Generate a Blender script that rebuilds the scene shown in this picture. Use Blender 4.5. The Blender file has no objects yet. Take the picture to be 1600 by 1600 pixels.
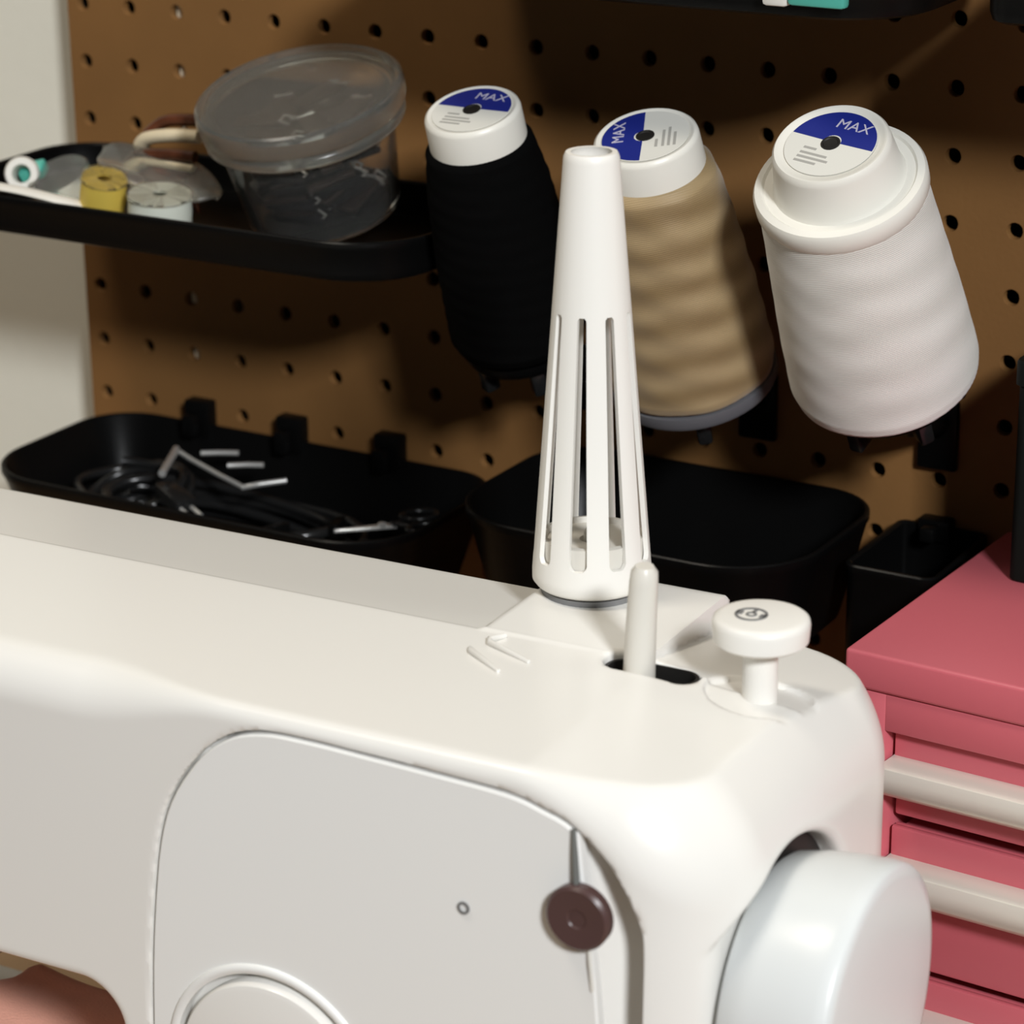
import bpy, bmesh, math, random
import numpy as np
from mathutils import Vector, Matrix

random.seed(7)
scene = bpy.context.scene
COL = scene.collection
PI = math.pi

# ------------------------------------------------------------------ camera
cam_data = bpy.data.cameras.new('camera')
cam = bpy.data.objects.new('camera', cam_data)
COL.objects.link(cam)
scene.camera = cam
R = Vector((0.8624, 0.5061, -0.0106))
U = Vector((-0.1646, 0.3001, 0.9396))
Fw = Vector((-0.4787, 0.8086, -0.3421))
mw = Matrix((R, U, -Fw)).transposed().to_4x4()
mw.translation = Vector((0.7778, -0.9504, 0.2032))
cam.matrix_world = mw
cam_data.sensor_fit = 'HORIZONTAL'
cam_data.sensor_width = 36.0
cam_data.lens = 4328.4 / 1600 * 36.0
cam_data.clip_start = 0.02
cam_data.clip_end = 30
cam_data.dof.use_dof = True
cam_data.dof.focus_distance = 0.93
cam_data.dof.aperture_fstop = 14

# ------------------------------------------------------------------ light and exposure
world = bpy.data.worlds.new('world')
scene.world = world
world.use_nodes = True
wn = world.node_tree.nodes
wn['Background'].inputs[0].default_value = (1.0, 0.95, 0.86, 1)
wn['Background'].inputs[1].default_value = 0.05


def area(name, loc, target, size, power, color, size_y=None):
    l = bpy.data.lights.new(name, 'AREA')
    l.energy = power
    l.color = color
    l.size = size
    if size_y:
        l.shape = 'RECTANGLE'
        l.size_y = size_y
    o = bpy.data.objects.new(name, l)
    COL.objects.link(o)
    o.location = loc
    o.rotation_euler = (Vector(target) - Vector(loc)).to_track_quat('-Z', 'Y').to_euler()
    return o


area('right_lamp', (2.02, -1.80, 1.24), (0.35, -0.2, -0.15), 0.32, 60, (0.95, 0.975, 1.0))
area('ceiling_light', (-0.25, -0.75, 1.55), (0.20, -0.25, -0.15), 0.40, 11.5, (1.0, 0.91, 0.78))

vs = scene.view_settings
vs.view_transform = 'Standard'
vs.look = 'None'
vs.exposure = 0.13
vs.gamma = 1.0
vs.use_curve_mapping = False


# ------------------------------------------------------------------ materials
def srgb(r, g, b):
    f = lambda c: (c / 255 / 12.92) if c <= 10 else ((c / 255 + 0.055) / 1.055) ** 2.4
    return (f(r), f(g), f(b), 1)


MATS = {}


def mat(name, color, rough=0.4, metal=0.0, spec=0.5, noise=0.0, nscale=60, bump=0.0, bscale=300,
        trans=0.0, ior=1.45, coat=0.0, sheen=0.0, sss=0.0):
    m = bpy.data.materials.new(name)
    m.use_nodes = True
    nt = m.node_tree
    b = nt.nodes['Principled BSDF']
    b.inputs['Base Color'].default_value = color
    b.inputs['Roughness'].default_value = rough
    b.inputs['Metallic'].default_value = metal
    b.inputs['Specular IOR Level'].default_value = spec
    b.inputs['Transmission Weight'].default_value = trans
    b.inputs['IOR'].default_value = ior
    b.inputs['Coat Weight'].default_value = coat
    b.inputs['Sheen Weight'].default_value = sheen
    tc = nt.nodes.new('ShaderNodeTexCoord')
    if noise > 0:
        n = nt.nodes.new('ShaderNodeTexNoise')
        n.inputs['Scale'].default_value = nscale
        n.inputs['Detail'].default_value = 5
        r = nt.nodes.new('ShaderNodeValToRGB')
        r.color_ramp.elements[0].position = 0.3
        r.color_ramp.elements[1].position = 0.7
        r.color_ramp.elements[0].color = tuple(c * (1 - noise) for c in color[:3]) + (1,)
        r.color_ramp.elements[1].color = tuple(min(1, c * (1 + noise)) for c in color[:3]) + (1,)
        nt.links.new(tc.outputs['Object'], n.inputs['Vector'])
        nt.links.new(n.outputs['Fac'], r.inputs['Fac'])
        nt.links.new(r.outputs['Color'], b.inputs['Base Color'])
    if bump > 0:
        n2 = nt.nodes.new('ShaderNodeTexNoise')
        n2.inputs['Scale'].default_value = bscale
        n2.inputs['Detail'].default_value = 3
        bp = nt.nodes.new('ShaderNodeBump')
        bp.inputs['Strength'].default_value = bump
        bp.inputs['Distance'].default_value = 0.001
        nt.links.new(tc.outputs['Object'], n2.inputs['Vector'])
        nt.links.new(n2.outputs['Fac'], bp.inputs['Height'])
        nt.links.new(bp.outputs['Normal'], b.inputs['Normal'])
    MATS[name] = m
    return m


mat('plaster', (0.76, 0.74, 0.64, 1), 0.9, noise=0.03, nscale=8, bump=0.15, bscale=120)
mat('hardboard', (0.215, 0.105, 0.034, 1), 0.62, noise=0.10, nscale=14, bump=0.1, bscale=500, spec=0.3)
mat('batten', (0.72, 0.62, 0.46, 1), 0.7, noise=0.08)
mat('gap_shade', (0.02, 0.015, 0.01, 1), 0.9)
mat('tabletop', (0.42, 0.27, 0.15, 1), 0.45, noise=0.15, nscale=18)
mat('floor', (0.30, 0.26, 0.22, 1), 0.6, noise=0.15, nscale=6)
mat('machine_white', (0.84, 0.825, 0.785, 1), 0.26, spec=0.45)
mat('panel_white', (0.88, 0.88, 0.855, 1), 0.30, spec=0.4)
mat('wheel_white', (0.73, 0.755, 0.755, 1), 0.30)
mat('cone_white', (0.86, 0.84, 0.79, 1), 0.38)
mat('cap_white', (0.80, 0.78, 0.71, 1), 0.35)
mat('milky', (0.80, 0.77, 0.70, 1), 0.35, trans=0.15)
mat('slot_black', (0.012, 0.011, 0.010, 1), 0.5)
mat('black_plastic', (0.003, 0.003, 0.0030, 1), 0.34, spec=0.13, bump=0.05, bscale=700)
mat('black_gloss', (0.012, 0.012, 0.012, 1), 0.22)
mat('black_thread', (0.0022, 0.0022, 0.0022, 1), 0.9, spec=0.05)
mat('black_powder', (0.004, 0.006, 0.005, 1), 0.6, spec=0.2)
mat('grey_plastic', (0.12, 0.12, 0.13, 1), 0.35)
mat('mark_grey', (0.20, 0.20, 0.20, 1), 0.5)
mat('print_grey', (0.40, 0.39, 0.36, 1), 0.6)
mat('stem_grey', (0.16, 0.165, 0.155, 1), 0.4)
mat('brown_knob', (0.085, 0.045, 0.042, 1), 0.35)
mat('label_white', (0.74, 0.73, 0.67, 1), 0.5)
mat('label_blue', (0.012, 0.022, 0.22, 1), 0.45)
mat('label_text', (0.52, 0.50, 0.62, 1), 0.5)
mat('steel', (0.82, 0.81, 0.78, 1), 0.25, metal=0.7)
mat('aluminium', (0.74, 0.725, 0.65, 1), 0.35, metal=0.3)
mat('pink_enamel', (0.60, 0.135, 0.165, 1), 0.36, spec=0.45, bump=0.04, bscale=400)
mat('pink_shadow_gap', (0.05, 0.012, 0.014, 1), 0.7)
mat('coral_fabric', (0.80, 0.40, 0.30, 1), 0.85, noise=0.06, nscale=40, bump=0.3, bscale=900, sheen=0.2)
mat('clear_plastic', (0.93, 0.93, 0.90, 1), 0.06, trans=0.98, ior=1.3)
mat('frosted_plastic', (0.84, 0.85, 0.80, 1), 0.20, trans=0.94, ior=1.25)
mat('clip_black', (0.012, 0.011, 0.012, 1), 0.25)
mat('clip_brown', (0.030, 0.020, 0.017, 1), 0.25)
mat('tortoise', (0.075, 0.024, 0.011, 1), 0.22, noise=0.6, nscale=90)
mat('cream', (0.68, 0.58, 0.40, 1), 0.35)
mat('yellow_thread', (0.66, 0.48, 0.08, 1), 0.6)
mat('pale_thread', (0.70, 0.72, 0.62, 1), 0.6)
mat('teal', (0.08, 0.42, 0.34, 1), 0.4)
mat('white_nylon', (0.75, 0.73, 0.67, 1), 0.45)


def thread_mat(name, c0, c1, k, turns):
    """cross-wound thread: helical bands round the object's own z axis"""
    m = bpy.data.materials.new(name)
    m.use_nodes = True
    nt = m.node_tree
    b = nt.nodes['Principled BSDF']
    b.inputs['Roughness'].default_value = 0.55
    b.inputs['Sheen Weight'].default_value = 0.25
    tc = nt.nodes.new('ShaderNodeTexCoord')
    w = nt.nodes.new('ShaderNodeTexWave')
    w.wave_type = 'BANDS'
    w.bands_direction = 'Z'
    w.inputs['Scale'].default_value = k
    w.inputs['Distortion'].default_value = 1.2
    w.inputs['Detail'].default_value = 2
    w.inputs['Detail Scale'].default_value = 2
    mp = nt.nodes.new('ShaderNodeMapping')
    mp.inputs['Rotation'].default_value = (0.30, 0.22, 0)
    nt.links.new(tc.outputs['Object'], mp.inputs['Vector'])
    nt.links.new(mp.outputs['Vector'], w.inputs['Vector'])
    r = nt.nodes.new('ShaderNodeValToRGB')
    r.color_ramp.elements[0].color = c0
    r.color_ramp.elements[1].color = c1  # sheen of the windings put into the colour as lighter and darker bands
    nt.links.new(w.outputs['Fac'], r.inputs['Fac'])
    nt.links.new(r.outputs['Color'], b.inputs['Base Color'])
    w2 = nt.nodes.new('ShaderNodeTexWave')
    w2.bands_direction = 'Z'
    w2.inputs['Scale'].default_value = 420
    w2.inputs['Distortion'].default_value = 0.6
    bp = nt.nodes.new('ShaderNodeBump')
    bp.inputs['Strength'].default_value = 0.25
    bp.inputs['Distance'].default_value = 0.0004
    nt.links.new(mp.outputs['Vector'], w2.inputs['Vector'])
    nt.links.new(w2.outputs['Fac'], bp.inputs['Height'])
    nt.links.new(bp.outputs['Normal'], b.inputs['Normal'])
    MATS[name] = m


thread_mat('beige_thread', (0.235, 0.155, 0.066, 1), (0.37, 0.265, 0.135, 1), 22, 3)
thread_mat('white_thread', (0.70, 0.69, 0.635, 1), (0.80, 0.79, 0.735, 1), 18, 3)


# ------------------------------------------------------------------ mesh helpers: every shape is (verts, faces)
def join(*ms):
    V, F = [], []
    for v, f in ms:
        o = len(V)
        V += [tuple(p) for p in v]
        F += [tuple(i + o for i in q) for q in f]
    return V, F


def xf(m, M):
    v, f = m
    return [tuple(M @ Vector(p)) for p in v], f


def move(m, d):
    return xf(m, Matrix.Translation(Vector(d)))


def bm_out(bm):
    bm.verts.index_update()
    V = [tuple(v.co) for v in bm.verts]
    F = [tuple(v.index for v in f.verts) for f in bm.faces]
    bm.free()
    return V, F


def box(x0, x1, y0, y1, z0, z1, bev=0.0, seg=2):
    bm = bmesh.new()
    bmesh.ops.create_cube(bm, size=1)
    for v in bm.verts:
        v.co = Vector(((x0 + x1) / 2 + v.co.x * (x1 - x0), (y0 + y1) / 2 + v.co.y * (y1 - y0), (z0 + z1) / 2 + v.co.z * (z1 - z0)))
    if bev > 0:
        bmesh.ops.bevel(bm, geom=list(bm.edges), offset=bev, segments=seg, profile=0.5, affect='EDGES')
    return bm_out(bm)


def lathe(prof, seg=48, wob=None):
    """prof: list of (r, z) bottom to top; closed at r == 0 ends"""
    V, F, rings = [], [], []
    for (r, z) in prof:
        if r < 1e-7:
            rings.append([len(V)])
            V.append((0, 0, z))
        else:
            ring = []
            for i in range(seg):
                a = 2 * PI * i / seg
                rr = r + (wob(a, z, r) if wob else 0)
                ring.append(len(V))
                V.append((rr * math.cos(a), rr * math.sin(a), z))
            rings.append(ring)
    for A, B in zip(rings, rings[1:]):
        for i in range(seg):
            j = (i + 1) % seg
            if len(A) == 1 and len(B) == 1:
                continue
            if len(A) == 1:
                F.append((A[0], B[j], B[i]))
            elif len(B) == 1:
                F.append((A[i], A[j], B[0]))
            else:
                F.append((A[i], A[j], B[j], B[i]))
    return V, F


def tube(pts, r, seg=10, closed=False, flat=1.0):
    P = [Vector(p) for p in pts]
    n = len(P)
    rs = r if isinstance(r, (list, tuple)) else [r] * n
    V, F = [], []
    prev = None
    for i, p in enumerate(P):
        if closed:
            t = (P[(i + 1) % n] - P[i - 1]).normalized()
        else:
            t = (P[min(i + 1, n - 1)] - P[max(i - 1, 0)]).normalized()
        if prev is None:
            a = Vector((0, 0, 1)) if abs(t.z) < 0.9 else Vector((1, 0, 0))
            x = t.cross(a).normalized()
        else:
            x = (prev - t * prev.dot(t)).normalized()
        prev = x
        y = t.cross(x)
        for k in range(seg):
            a = 2 * PI * k / seg
            V.append(tuple(p + x * (rs[i] * math.cos(a)) + y * (rs[i] * flat * math.sin(a))))
    m = n if closed else n - 1
    for i in range(m):
        for k in range(seg):
            a, b = i * seg + k, i * seg + (k + 1) % seg
            c, d = ((i + 1) % n) * seg + (k + 1) % seg, ((i + 1) % n) * seg + k
            F.append((a, b, c, d))
    if not closed:
        F.append(tuple(range(seg))[::-1])
        F.append(tuple((n - 1) * seg + k for k in range(seg)))
    return V, F


def spline(ctrl, n=8, closed=False):
    P = [Vector(p) for p in ctrl]
    out = []
    L = len(P)
    rng = range(L if closed else L - 1)
    for i in rng:
        p0 = P[i - 1] if (closed or i > 0) else P[0]
        p1, p2 = P[i], P[(i + 1) % L]
        p3 = P[(i + 2) % L] if (closed or i + 2 < L) else P[-1]
        for k in range(n):
            t = k / n
            out.append(0.5 * ((2 * p1) + (p2 - p0) * t + (2 * p0 - 5 * p1 + 4 * p2 - p3) * t * t + (3 * p1 - p0 - 3 * p2 + p3) * t ** 3))
    if not closed:
        out.append(P[-1])
    return out


def rrect(x0, x1, y0, y1, r, n=8):
    """rounded rectangle outline; r = (r00, r10, r11, r01) radii at (x0,y0),(x1,y0),(x1,y1),(x0,y1)"""
    if not isinstance(r, (list, tuple)):
        r = (r,) * 4
    pts = []
    for (cx, cy, sx, sy, a0, rr) in ((x0, y0, 1, 1, PI, r[0]), (x1, y0, -1, 1, 1.5 * PI, r[1]), (x1, y1, -1, -1, 0, r[2]), (x0, y1, 1, -1, 0.5 * PI, r[3])):
        for k in range(n + 1):
            a = a0 + 0.5 * PI * k / n
            pts.append((cx + sx * rr + rr * math.cos(a), cy + sy * rr + rr * math.sin(a)))
    return pts


def loft(rings, cap0=True, cap1=True):
    V, F = [], []
    n = len(rings[0])
    for r in rings:
        V += [tuple(p) for p in r]
    for i in range(len(rings) - 1):
        for k in range(n):
            j = (k + 1) % n
            F.append((i * n + k, i * n + j, (i + 1) * n + j, (i + 1) * n + k))
    if cap0:
        F.append(tuple(range(n))[::-1])
    if cap1:
        F.append(tuple((len(rings) - 1) * n + k for k in range(n)))
    return V, F


def link(name, m, material, parent=None, smooth=35, loc=None):
    me = bpy.data.meshes.new(name)
    me.from_pydata([tuple(p) for p in m[0]], [], m[1])
    me.update()
    bm = bmesh.new()
    bm.from_mesh(me)
    bmesh.ops.recalc_face_normals(bm, faces=bm.faces)
    bm.to_mesh(me)
    bm.free()
    if smooth:
        me.polygons.foreach_set('use_smooth', [True] * len(me.polygons))
        me.set_sharp_from_angle(angle=math.radians(smooth))
    me.materials.append(MATS[material])
    o = bpy.data.objects.new(name, me)
    COL.objects.link(o)
    if parent:
        o.parent = parent
    if loc:
        o.location = loc
    return o


def tag(o, label, cat, group=None):
    o['label'] = label
    o['category'] = cat
    if group:
        o['group'] = group
    return o


def struct(o, label=None):
    o['kind'] = 'structure'
    if label:
        o['label'] = label
    return o


def thing(name, label, cat, loc, rot=(0, 0, 0), group=None):
    o = bpy.data.objects.new(name, None)
    o.empty_display_size = 0.02
    COL.objects.link(o)
    o.location = loc
    o.rotation_euler = rot
    return tag(o, label, cat, group)


def single(name, m, material, label, cat, group=None, smooth=35):
    """a thing that is one mesh given in world coordinates: its origin goes to its base"""
    V = np.array(m[0])
    c = ((V[:, 0].min() + V[:, 0].max()) / 2, (V[:, 1].min() + V[:, 1].max()) / 2, V[:, 2].min())
    o = link(name, (list(map(tuple, V - np.array(c))), m[1]), material, None, smooth, c)
    return tag(o, label, cat, group)


def copy_tree(o, parent=None):
    c = o.copy()
    COL.objects.link(c)
    c.parent = parent
    for ch in list(o.children):
        copy_tree(ch, c)
    return c


def axis_matrix(base, n, spin=0.0):
    q = Vector((0, 0, 1)).rotation_difference(Vector(n).normalized())
    return Matrix.Translation(Vector(base)) @ q.to_matrix().to_4x4() @ Matrix.Rotation(spin, 4, 'Z')


TABLE_Z = -0.4185

# ------------------------------------------------------------------ the setting
w = link('wall_back', box(-1.6, 2.0, 0.022, 0.10, -1.15, 1.5), 'plaster')
struct(w, 'off-white plaster wall behind the brown pegboard')
f = link('floor', box(-1.6, 2.0, -2.6, 0.10, -1.20, -1.15), 'floor')
struct(f, 'grey brown floor under the table')


def pegboard():
    X0, X1, Z0, Z1, T = -0.0085, 0.80, -0.405, 0.36, 0.0034
    P, r, n = 0.0254, 0.0031, 16
    V, F = [], []
    cols = range(0, 31)
    rows = range(-13, 15)
    # square cells round every hole; the outline of each cell has n points
    sq = []
    for k in range(n):
        a = 2 * PI * (k + 0.5) / n
        c, s = math.cos(a), math.sin(a)
        t = 1 / max(abs(c), abs(s))
        sq.append((c * t, s * t))
    # snap cell outline to exact corners
    sq = [(-1, -1), (-.5, -1), (0, -1), (.5, -1), (1, -1), (1, -.5), (1, 0), (1, .5), (1, 1), (.5, 1), (0, 1), (-.5, 1), (-1, 1), (-1, .5), (-1, 0), (-1, -.5)]
    xa, xb = X0, X1
    for i in cols:
        for j in rows:
            cx, cz = i * P, -j * P
            x_l = X0 if i == 0 else cx - P / 2
            x_r = X1 if i == 30 else cx + P / 2
            z_b = Z0 if j == 14 else cz - P / 2
            z_t = Z1 if j == -13 else cz + P / 2
            b = len(V)
            for (sx, sz) in sq:
                V.append((cx + (sx * (cx - x_l) if sx < 0 else sx * (x_r - cx)), 0, cz + (sz * (cz - z_b) if sz < 0 else sz * (z_t - cz))))
            for rr, y in ((r + 0.0002, 0), (r, 0.0004), (r, T)):
                for (sx, sz) in sq:
                    a = math.atan2(sz, sx)
                    V.append((cx + rr * math.cos(a), y, cz + rr * math.sin(a)))
            for k in range(n):
                l = (k + 1) % n
                for q in range(3):
                    F.append((b + q * n + k, b + q * n + l, b + (q + 1) * n + l, b + (q + 1) * n + k))
            # back face
            bb = len(V)
            for (sx, sz) in sq:
                V.append((cx + (sx * (cx - x_l) if sx < 0 else sx * (x_r - cx)), T, cz + (sz * (cz - z_b) if sz < 0 else sz * (z_t - cz))))
            for k in range(n):
                l = (k + 1) % n
                F.append((b + 3 * n + k, b + 3 * n + l, bb + l, bb + k))
    # rim
    c = [(X0, Z0), (X1, Z0), (X1, Z1), (X0, Z1)]
    b = len(V)
    for x, z in c:
        V.append((x, 0, z))
        V.append((x, T, z))
    for k in range(4):
        l = (k + 1) % 4
        F.append((b + 2 * k, b + 2 * l, b + 2 * l + 1, b + 2 * k + 1))
    root = thing('pegboard', 'brown hardboard pegboard full of round holes, fixed to the wall', 'pegboard', (0.4, 0, Z0))
    link('panel', move((V, F), (-0.4, 0, -Z0)), 'hardboard', root, 30)
    for x in (0.0560, 0.79):
        link('mounting_batten', move(box(x - 0.0075, x + 0.0075, T + 0.0002, 0.0215, Z0 + 0.01, Z1 - 0.01), (-0.4, 0, -Z0)), 'batten', root, 0)
    link('edge_blocker', move(box(X0 + 0.0005, X0 + 0.0045, T + 0.0002, 0.0215, Z0 + 0.01, Z1 - 0.01), (-0.4, 0, -Z0)), 'gap_shade', root, 0)  # added dark strip, keeps the lit wall from showing through the leftmost holes
    # added dark sheet: shade of the hollow behind the board, put into its colour
    link('hollow_shade', move(box(X0 + 0.004, X1 - 0.004, 0.0205, 0.0215, Z0 + 0.005, Z1 - 0.005), (-0.4, 0, -Z0)), 'gap_shade', root, 0)
    return root


pegboard()

t = thing('work_table', 'brown wooden work table under the sewing machine and pink chest', 'table', (0.45, -0.34, -1.15))
link('table_top', box(-0.85, 0.85, -0.33, 0.332, TABLE_Z - 0.03 + 1.15, TABLE_Z + 1.15, 0.003), 'tabletop', t)
for sx in (-1, 1):
    for sy in (-1, 1):
        link('leg', box(sx * 0.78 - 0.025, sx * 0.78 + 0.025, sy * 0.28 - 0.025, sy * 0.28 + 0.025, 0, TABLE_Z - 0.03 + 1.15, 0.003), 'tabletop', t)

# ------------------------------------------------------------------ sewing machine: body from a distance field
def ss(a, b, x):
    t = np.clip((x - a) / (b - a), 0, 1)
    return t * t * (3 - 2 * t)


def smin(a, b, k):
    h = np.clip(0.5 + 0.5 * (b - a) / k, 0, 1)
    return b + (a - b) * h - k * h * (1 - h)


def smax(a, b, k):
    return -smin(-a, -b, k)


def rr2(a, b, ca, ha, cb, hb, r):
    x = np.abs(a - ca) - ha + r
    y = np.abs(b - cb) - hb + r
    return np.minimum(np.maximum(x, y), 0) + np.hypot(np.maximum(x, 0), np.maximum(y, 0)) - r


PANEL_CTRL = [(-.0645, -.330), (-.0630, -.2448), (-.0592, -.1987), (-.0532, -.1690), (-.0415, -.1494), (-.0290, -.1385),
              (-.0156, -.1340), (.0010, -.1334), (.0173, -.1338), (.0400, -.1345), (.0655, -.1356), (.0776, -.1384), (.0866, -.1418),
              (.0975, -.1508), (.1045, -.1630), (.1075, -.1743), (.1072, -.1988), (.1068, -.2400), (.1065, -.330)]


def panel_outline():
    c = [Vector((x, z, 0)) for x, z in PANEL_CTRL]
    return [(p.x, p.y) for p in spline(c, 5)]


PO = np.array(panel_outline())


def poly_sdf(x, z):
    x, z = np.broadcast_arrays(x, z)
    d = np.full(x.shape, 1e9, np.float32)
    s = np.ones(x.shape, np.float32)
    n = len(PO)
    j = n - 1
    for i in range(n):
        ex, ez = PO[j] - PO[i]
        wx, wz = x - PO[i][0], z - PO[i][1]
        tt = np.clip((wx * ex + wz * ez) / (ex * ex + ez * ez), 0, 1)
        d = np.minimum(d, (wx - ex * tt) ** 2 + (wz - ez * tt) ** 2)
        c1 = z >= PO[i][1]
        c2 = z < PO[j][1]
        c3 = ex * wz > ez * wx
        flip = (c1 & c2 & c3) | (~c1 & ~c2 & ~c3)
        s = np.where(flip, -s, s)
        j = i
    return s * np.sqrt(d)


WV, WZ, WR = -0.020, -0.2075, 0.0445          # handwheel centre and radius
KU, KV = 0.1045, 0.0175                        # foot of the bobbin winding knob
SLU0, SLU1, SLV, SLR = 0.0612, 0.0795, 0.0140, 0.0066


def body(u, v, z):
    rt = 0.0055 + 0.0100 * ss(-0.03, -0.085, u) + 0.0330 * ss(0.066, 0.130, u)
    rc = np.where(u > 0, 0.034, 0.02)
    d2 = rr2(u, v, -0.0740, 0.2060, 0.005, 0.075, rc)
    w2 = np.abs(z + 0.273) - 0.145
    a, b = d2 + rt, w2 + rt
    d = np.minimum(np.maximum(a, b), 0) + np.hypot(np.maximum(a, 0), np.maximum(b, 0)) - rt
    # sloping rear strip and falling right end, with the level spool platform between
    c2 = (z + 0.1282) + 0.10 * np.maximum(u - 0.070, 0) + 0.165 * np.maximum(v - 0.017, 0) + 0.0012 * ss(0.0160, 0.0180, v)
    dl = smax(d, c2, 0.0012)
    plat = np.maximum(np.maximum(d, np.abs(u - 0.0385) - 0.0285), 0.0165 - v)
    d = smin(dl, plat, 0.0015)
    # round dip for the bobbin winder
    dip = np.maximum(np.hypot(u - KU, v - KV) - 0.0165, -(c2 + 0.0016))
    d = smax(d, -dip, 0.0012)
    # slot
    su = np.clip(u, SLU0, SLU1)
    slot = np.maximum(np.hypot(u - su, v - SLV) - SLR, -0.150 - z)
    d = smax(d, -slot, 0.0012)
    # throat under the arm and gap under the head
    th = rr2(u, z, -0.1390, 0.0650, -0.2900, 0.0550, 0.016)
    hd = rr2(u, z, -0.25, 0.06, -0.325, 0.02, 0.004)
    d = smax(d, -th, 0.003)
    d = smax(d, -hd, 0.004)
    # pocket for the front panel, deeper at its right
    P = poly_sdf(u, z)
    depth = 0.0045 + 0.0115 * ss(0.086, 0.1035, u)
    pocket = np.maximum(P, v - (-0.070 + depth))
    d = smax(d, -pocket, 0.0010)
    # handwheel bay
    rec = np.maximum(np.hypot(v - WV, z - WZ) - (WR + 0.0028), 0.124 - u)
    d = smax(d, -rec, 0.0035)
    return d


def surface_nets(f, lo, hi, h):
    n = [int(math.ceil((hi[i] - lo[i]) / h)) + 1 for i in range(3)]
    ax = [lo[i] + h * np.arange(n[i]) for i in range(3)]
    D = f(ax[0][:, None, None], ax[1][None, :, None], ax[2][None, None, :]).astype(np.float32)
    D = np.broadcast_to(D, n)
    S = D < 0
    cnt = np.zeros([k - 1 for k in n], np.int8)
    for i in (0, 1):
        for j in (0, 1):
            for k in (0, 1):
                cnt += S[i:n[0] - 1 + i, j:n[1] - 1 + j, k:n[2] - 1 + k]
    act = (cnt > 0) & (cnt < 8)
    idx = -np.ones(act.shape, np.int64)
    cells = np.argwhere(act)
    idx[act] = np.arange(len(cells))
    acc = np.zeros((len(cells), 3))
    num = np.zeros(len(cells))
    cor = [(i, j, k) for i in (0, 1) for j in (0, 1) for k in (0, 1)]
    for a in cor:
        for e in range(3):
            if a[e] == 0:
                b = list(a)
                b[e] = 1
                da = D[cells[:, 0] + a[0], cells[:, 1] + a[1], cells[:, 2] + a[2]]
                db = D[cells[:, 0] + b[0], cells[:, 1] + b[1], cells[:, 2] + b[2]]
                x = (da < 0) != (db < 0)
                t = np.where(x, da / np.where(x, da - db, 1), 0)
                p = np.tile(np.array(a, float), (len(cells), 1))
                p[:, e] += t
                acc[x] += p[x]
                num[x] += 1
    V = (cells + acc / num[:, None]) * h + np.array(lo)
    F = []
    for e in range(3):
        sl0 = [slice(None)] * 3
        sl1 = [slice(None)] * 3
        sl0[e] = slice(0, -1)
        sl1[e] = slice(1, None)
        X = np.argwhere(S[tuple(sl0)] != S[tuple(sl1)])
        o1, o2 = [(1, 2), (2, 0), (0, 1)][e]
        ok = (X[:, o1] > 0) & (X[:, o2] > 0) & (X[:, o1] < n[o1] - 1) & (X[:, o2] < n[o2] - 1)
        X = X[ok]
        q = []
        for da, db in ((0, 0), (1, 0), (1, 1), (0, 1)):
            Y = X.copy()
            Y[:, o1] -= da
            Y[:, o2] -= db
            q.append(idx[Y[:, 0], Y[:, 1], Y[:, 2]])
        Q = np.stack(q, 1)
        inside = S[X[:, 0], X[:, 1], X[:, 2]]
        Q[~inside] = Q[~inside][:, ::-1]
        F.append(Q)
    F = np.concatenate(F)
    # pull the points on to the surface
    for it in range(3):
        d = f(V[:, 0], V[:, 1], V[:, 2])
        e = 2e-4
        G = np.stack([(f(V[:, 0] + e * (k == 0), V[:, 1] + e * (k == 1), V[:, 2] + e * (k == 2)) - d) / e for k in range(3)], 1)
        g2 = np.maximum((G * G).sum(1), 0.3)
        stp = G * (d / g2)[:, None]
        ln = np.linalg.norm(stp, axis=1)
        stp *= np.minimum(1, 0.6 * h / np.maximum(ln, 1e-9))[:, None]
        V = V - stp
    return V, F


M0 = Vector((0.35, -0.28, TABLE_Z))
machine = thing('sewing_machine', 'glossy white sewing machine with a large front panel, dial and handwheel', 'sewing machine', M0, (0, 0, math.radians(2)))


def mz(m):
    """machine parts are written with world heights; the empty stands on the table"""
    return [(p[0], p[1], p[2] - TABLE_Z) for p in m[0]], m[1]


bv, bf = surface_nets(body, (-0.288, -0.078, -0.4255), (0.148, 0.088, -0.1205), 0.00125)
me = bpy.data.meshes.new('body')
me.vertices.add(len(bv))
me.vertices.foreach_set('co', (bv - np.array([0, 0, TABLE_Z])).ravel())
me.loops.add(len(bf) * 4)
me.loops.foreach_set('vertex_index', bf.ravel().astype(np.int32))
me.polygons.add(len(bf))
me.polygons.foreach_set('loop_start', np.arange(0, len(bf) * 4, 4, dtype=np.int32))
me.polygons.foreach_set('use_smooth', np.ones(len(bf), bool))
me.update(calc_edges=True)
me.validate()
me.set_sharp_from_angle(angle=math.radians(50))
me.materials.append(MATS['machine_white'])
bo = bpy.data.objects.new('body', me)
COL.objects.link(bo)
bo.parent = machine


# front panel: plate with a round hole for the dial
DU, DZ = -0.0175, -0.2510


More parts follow.
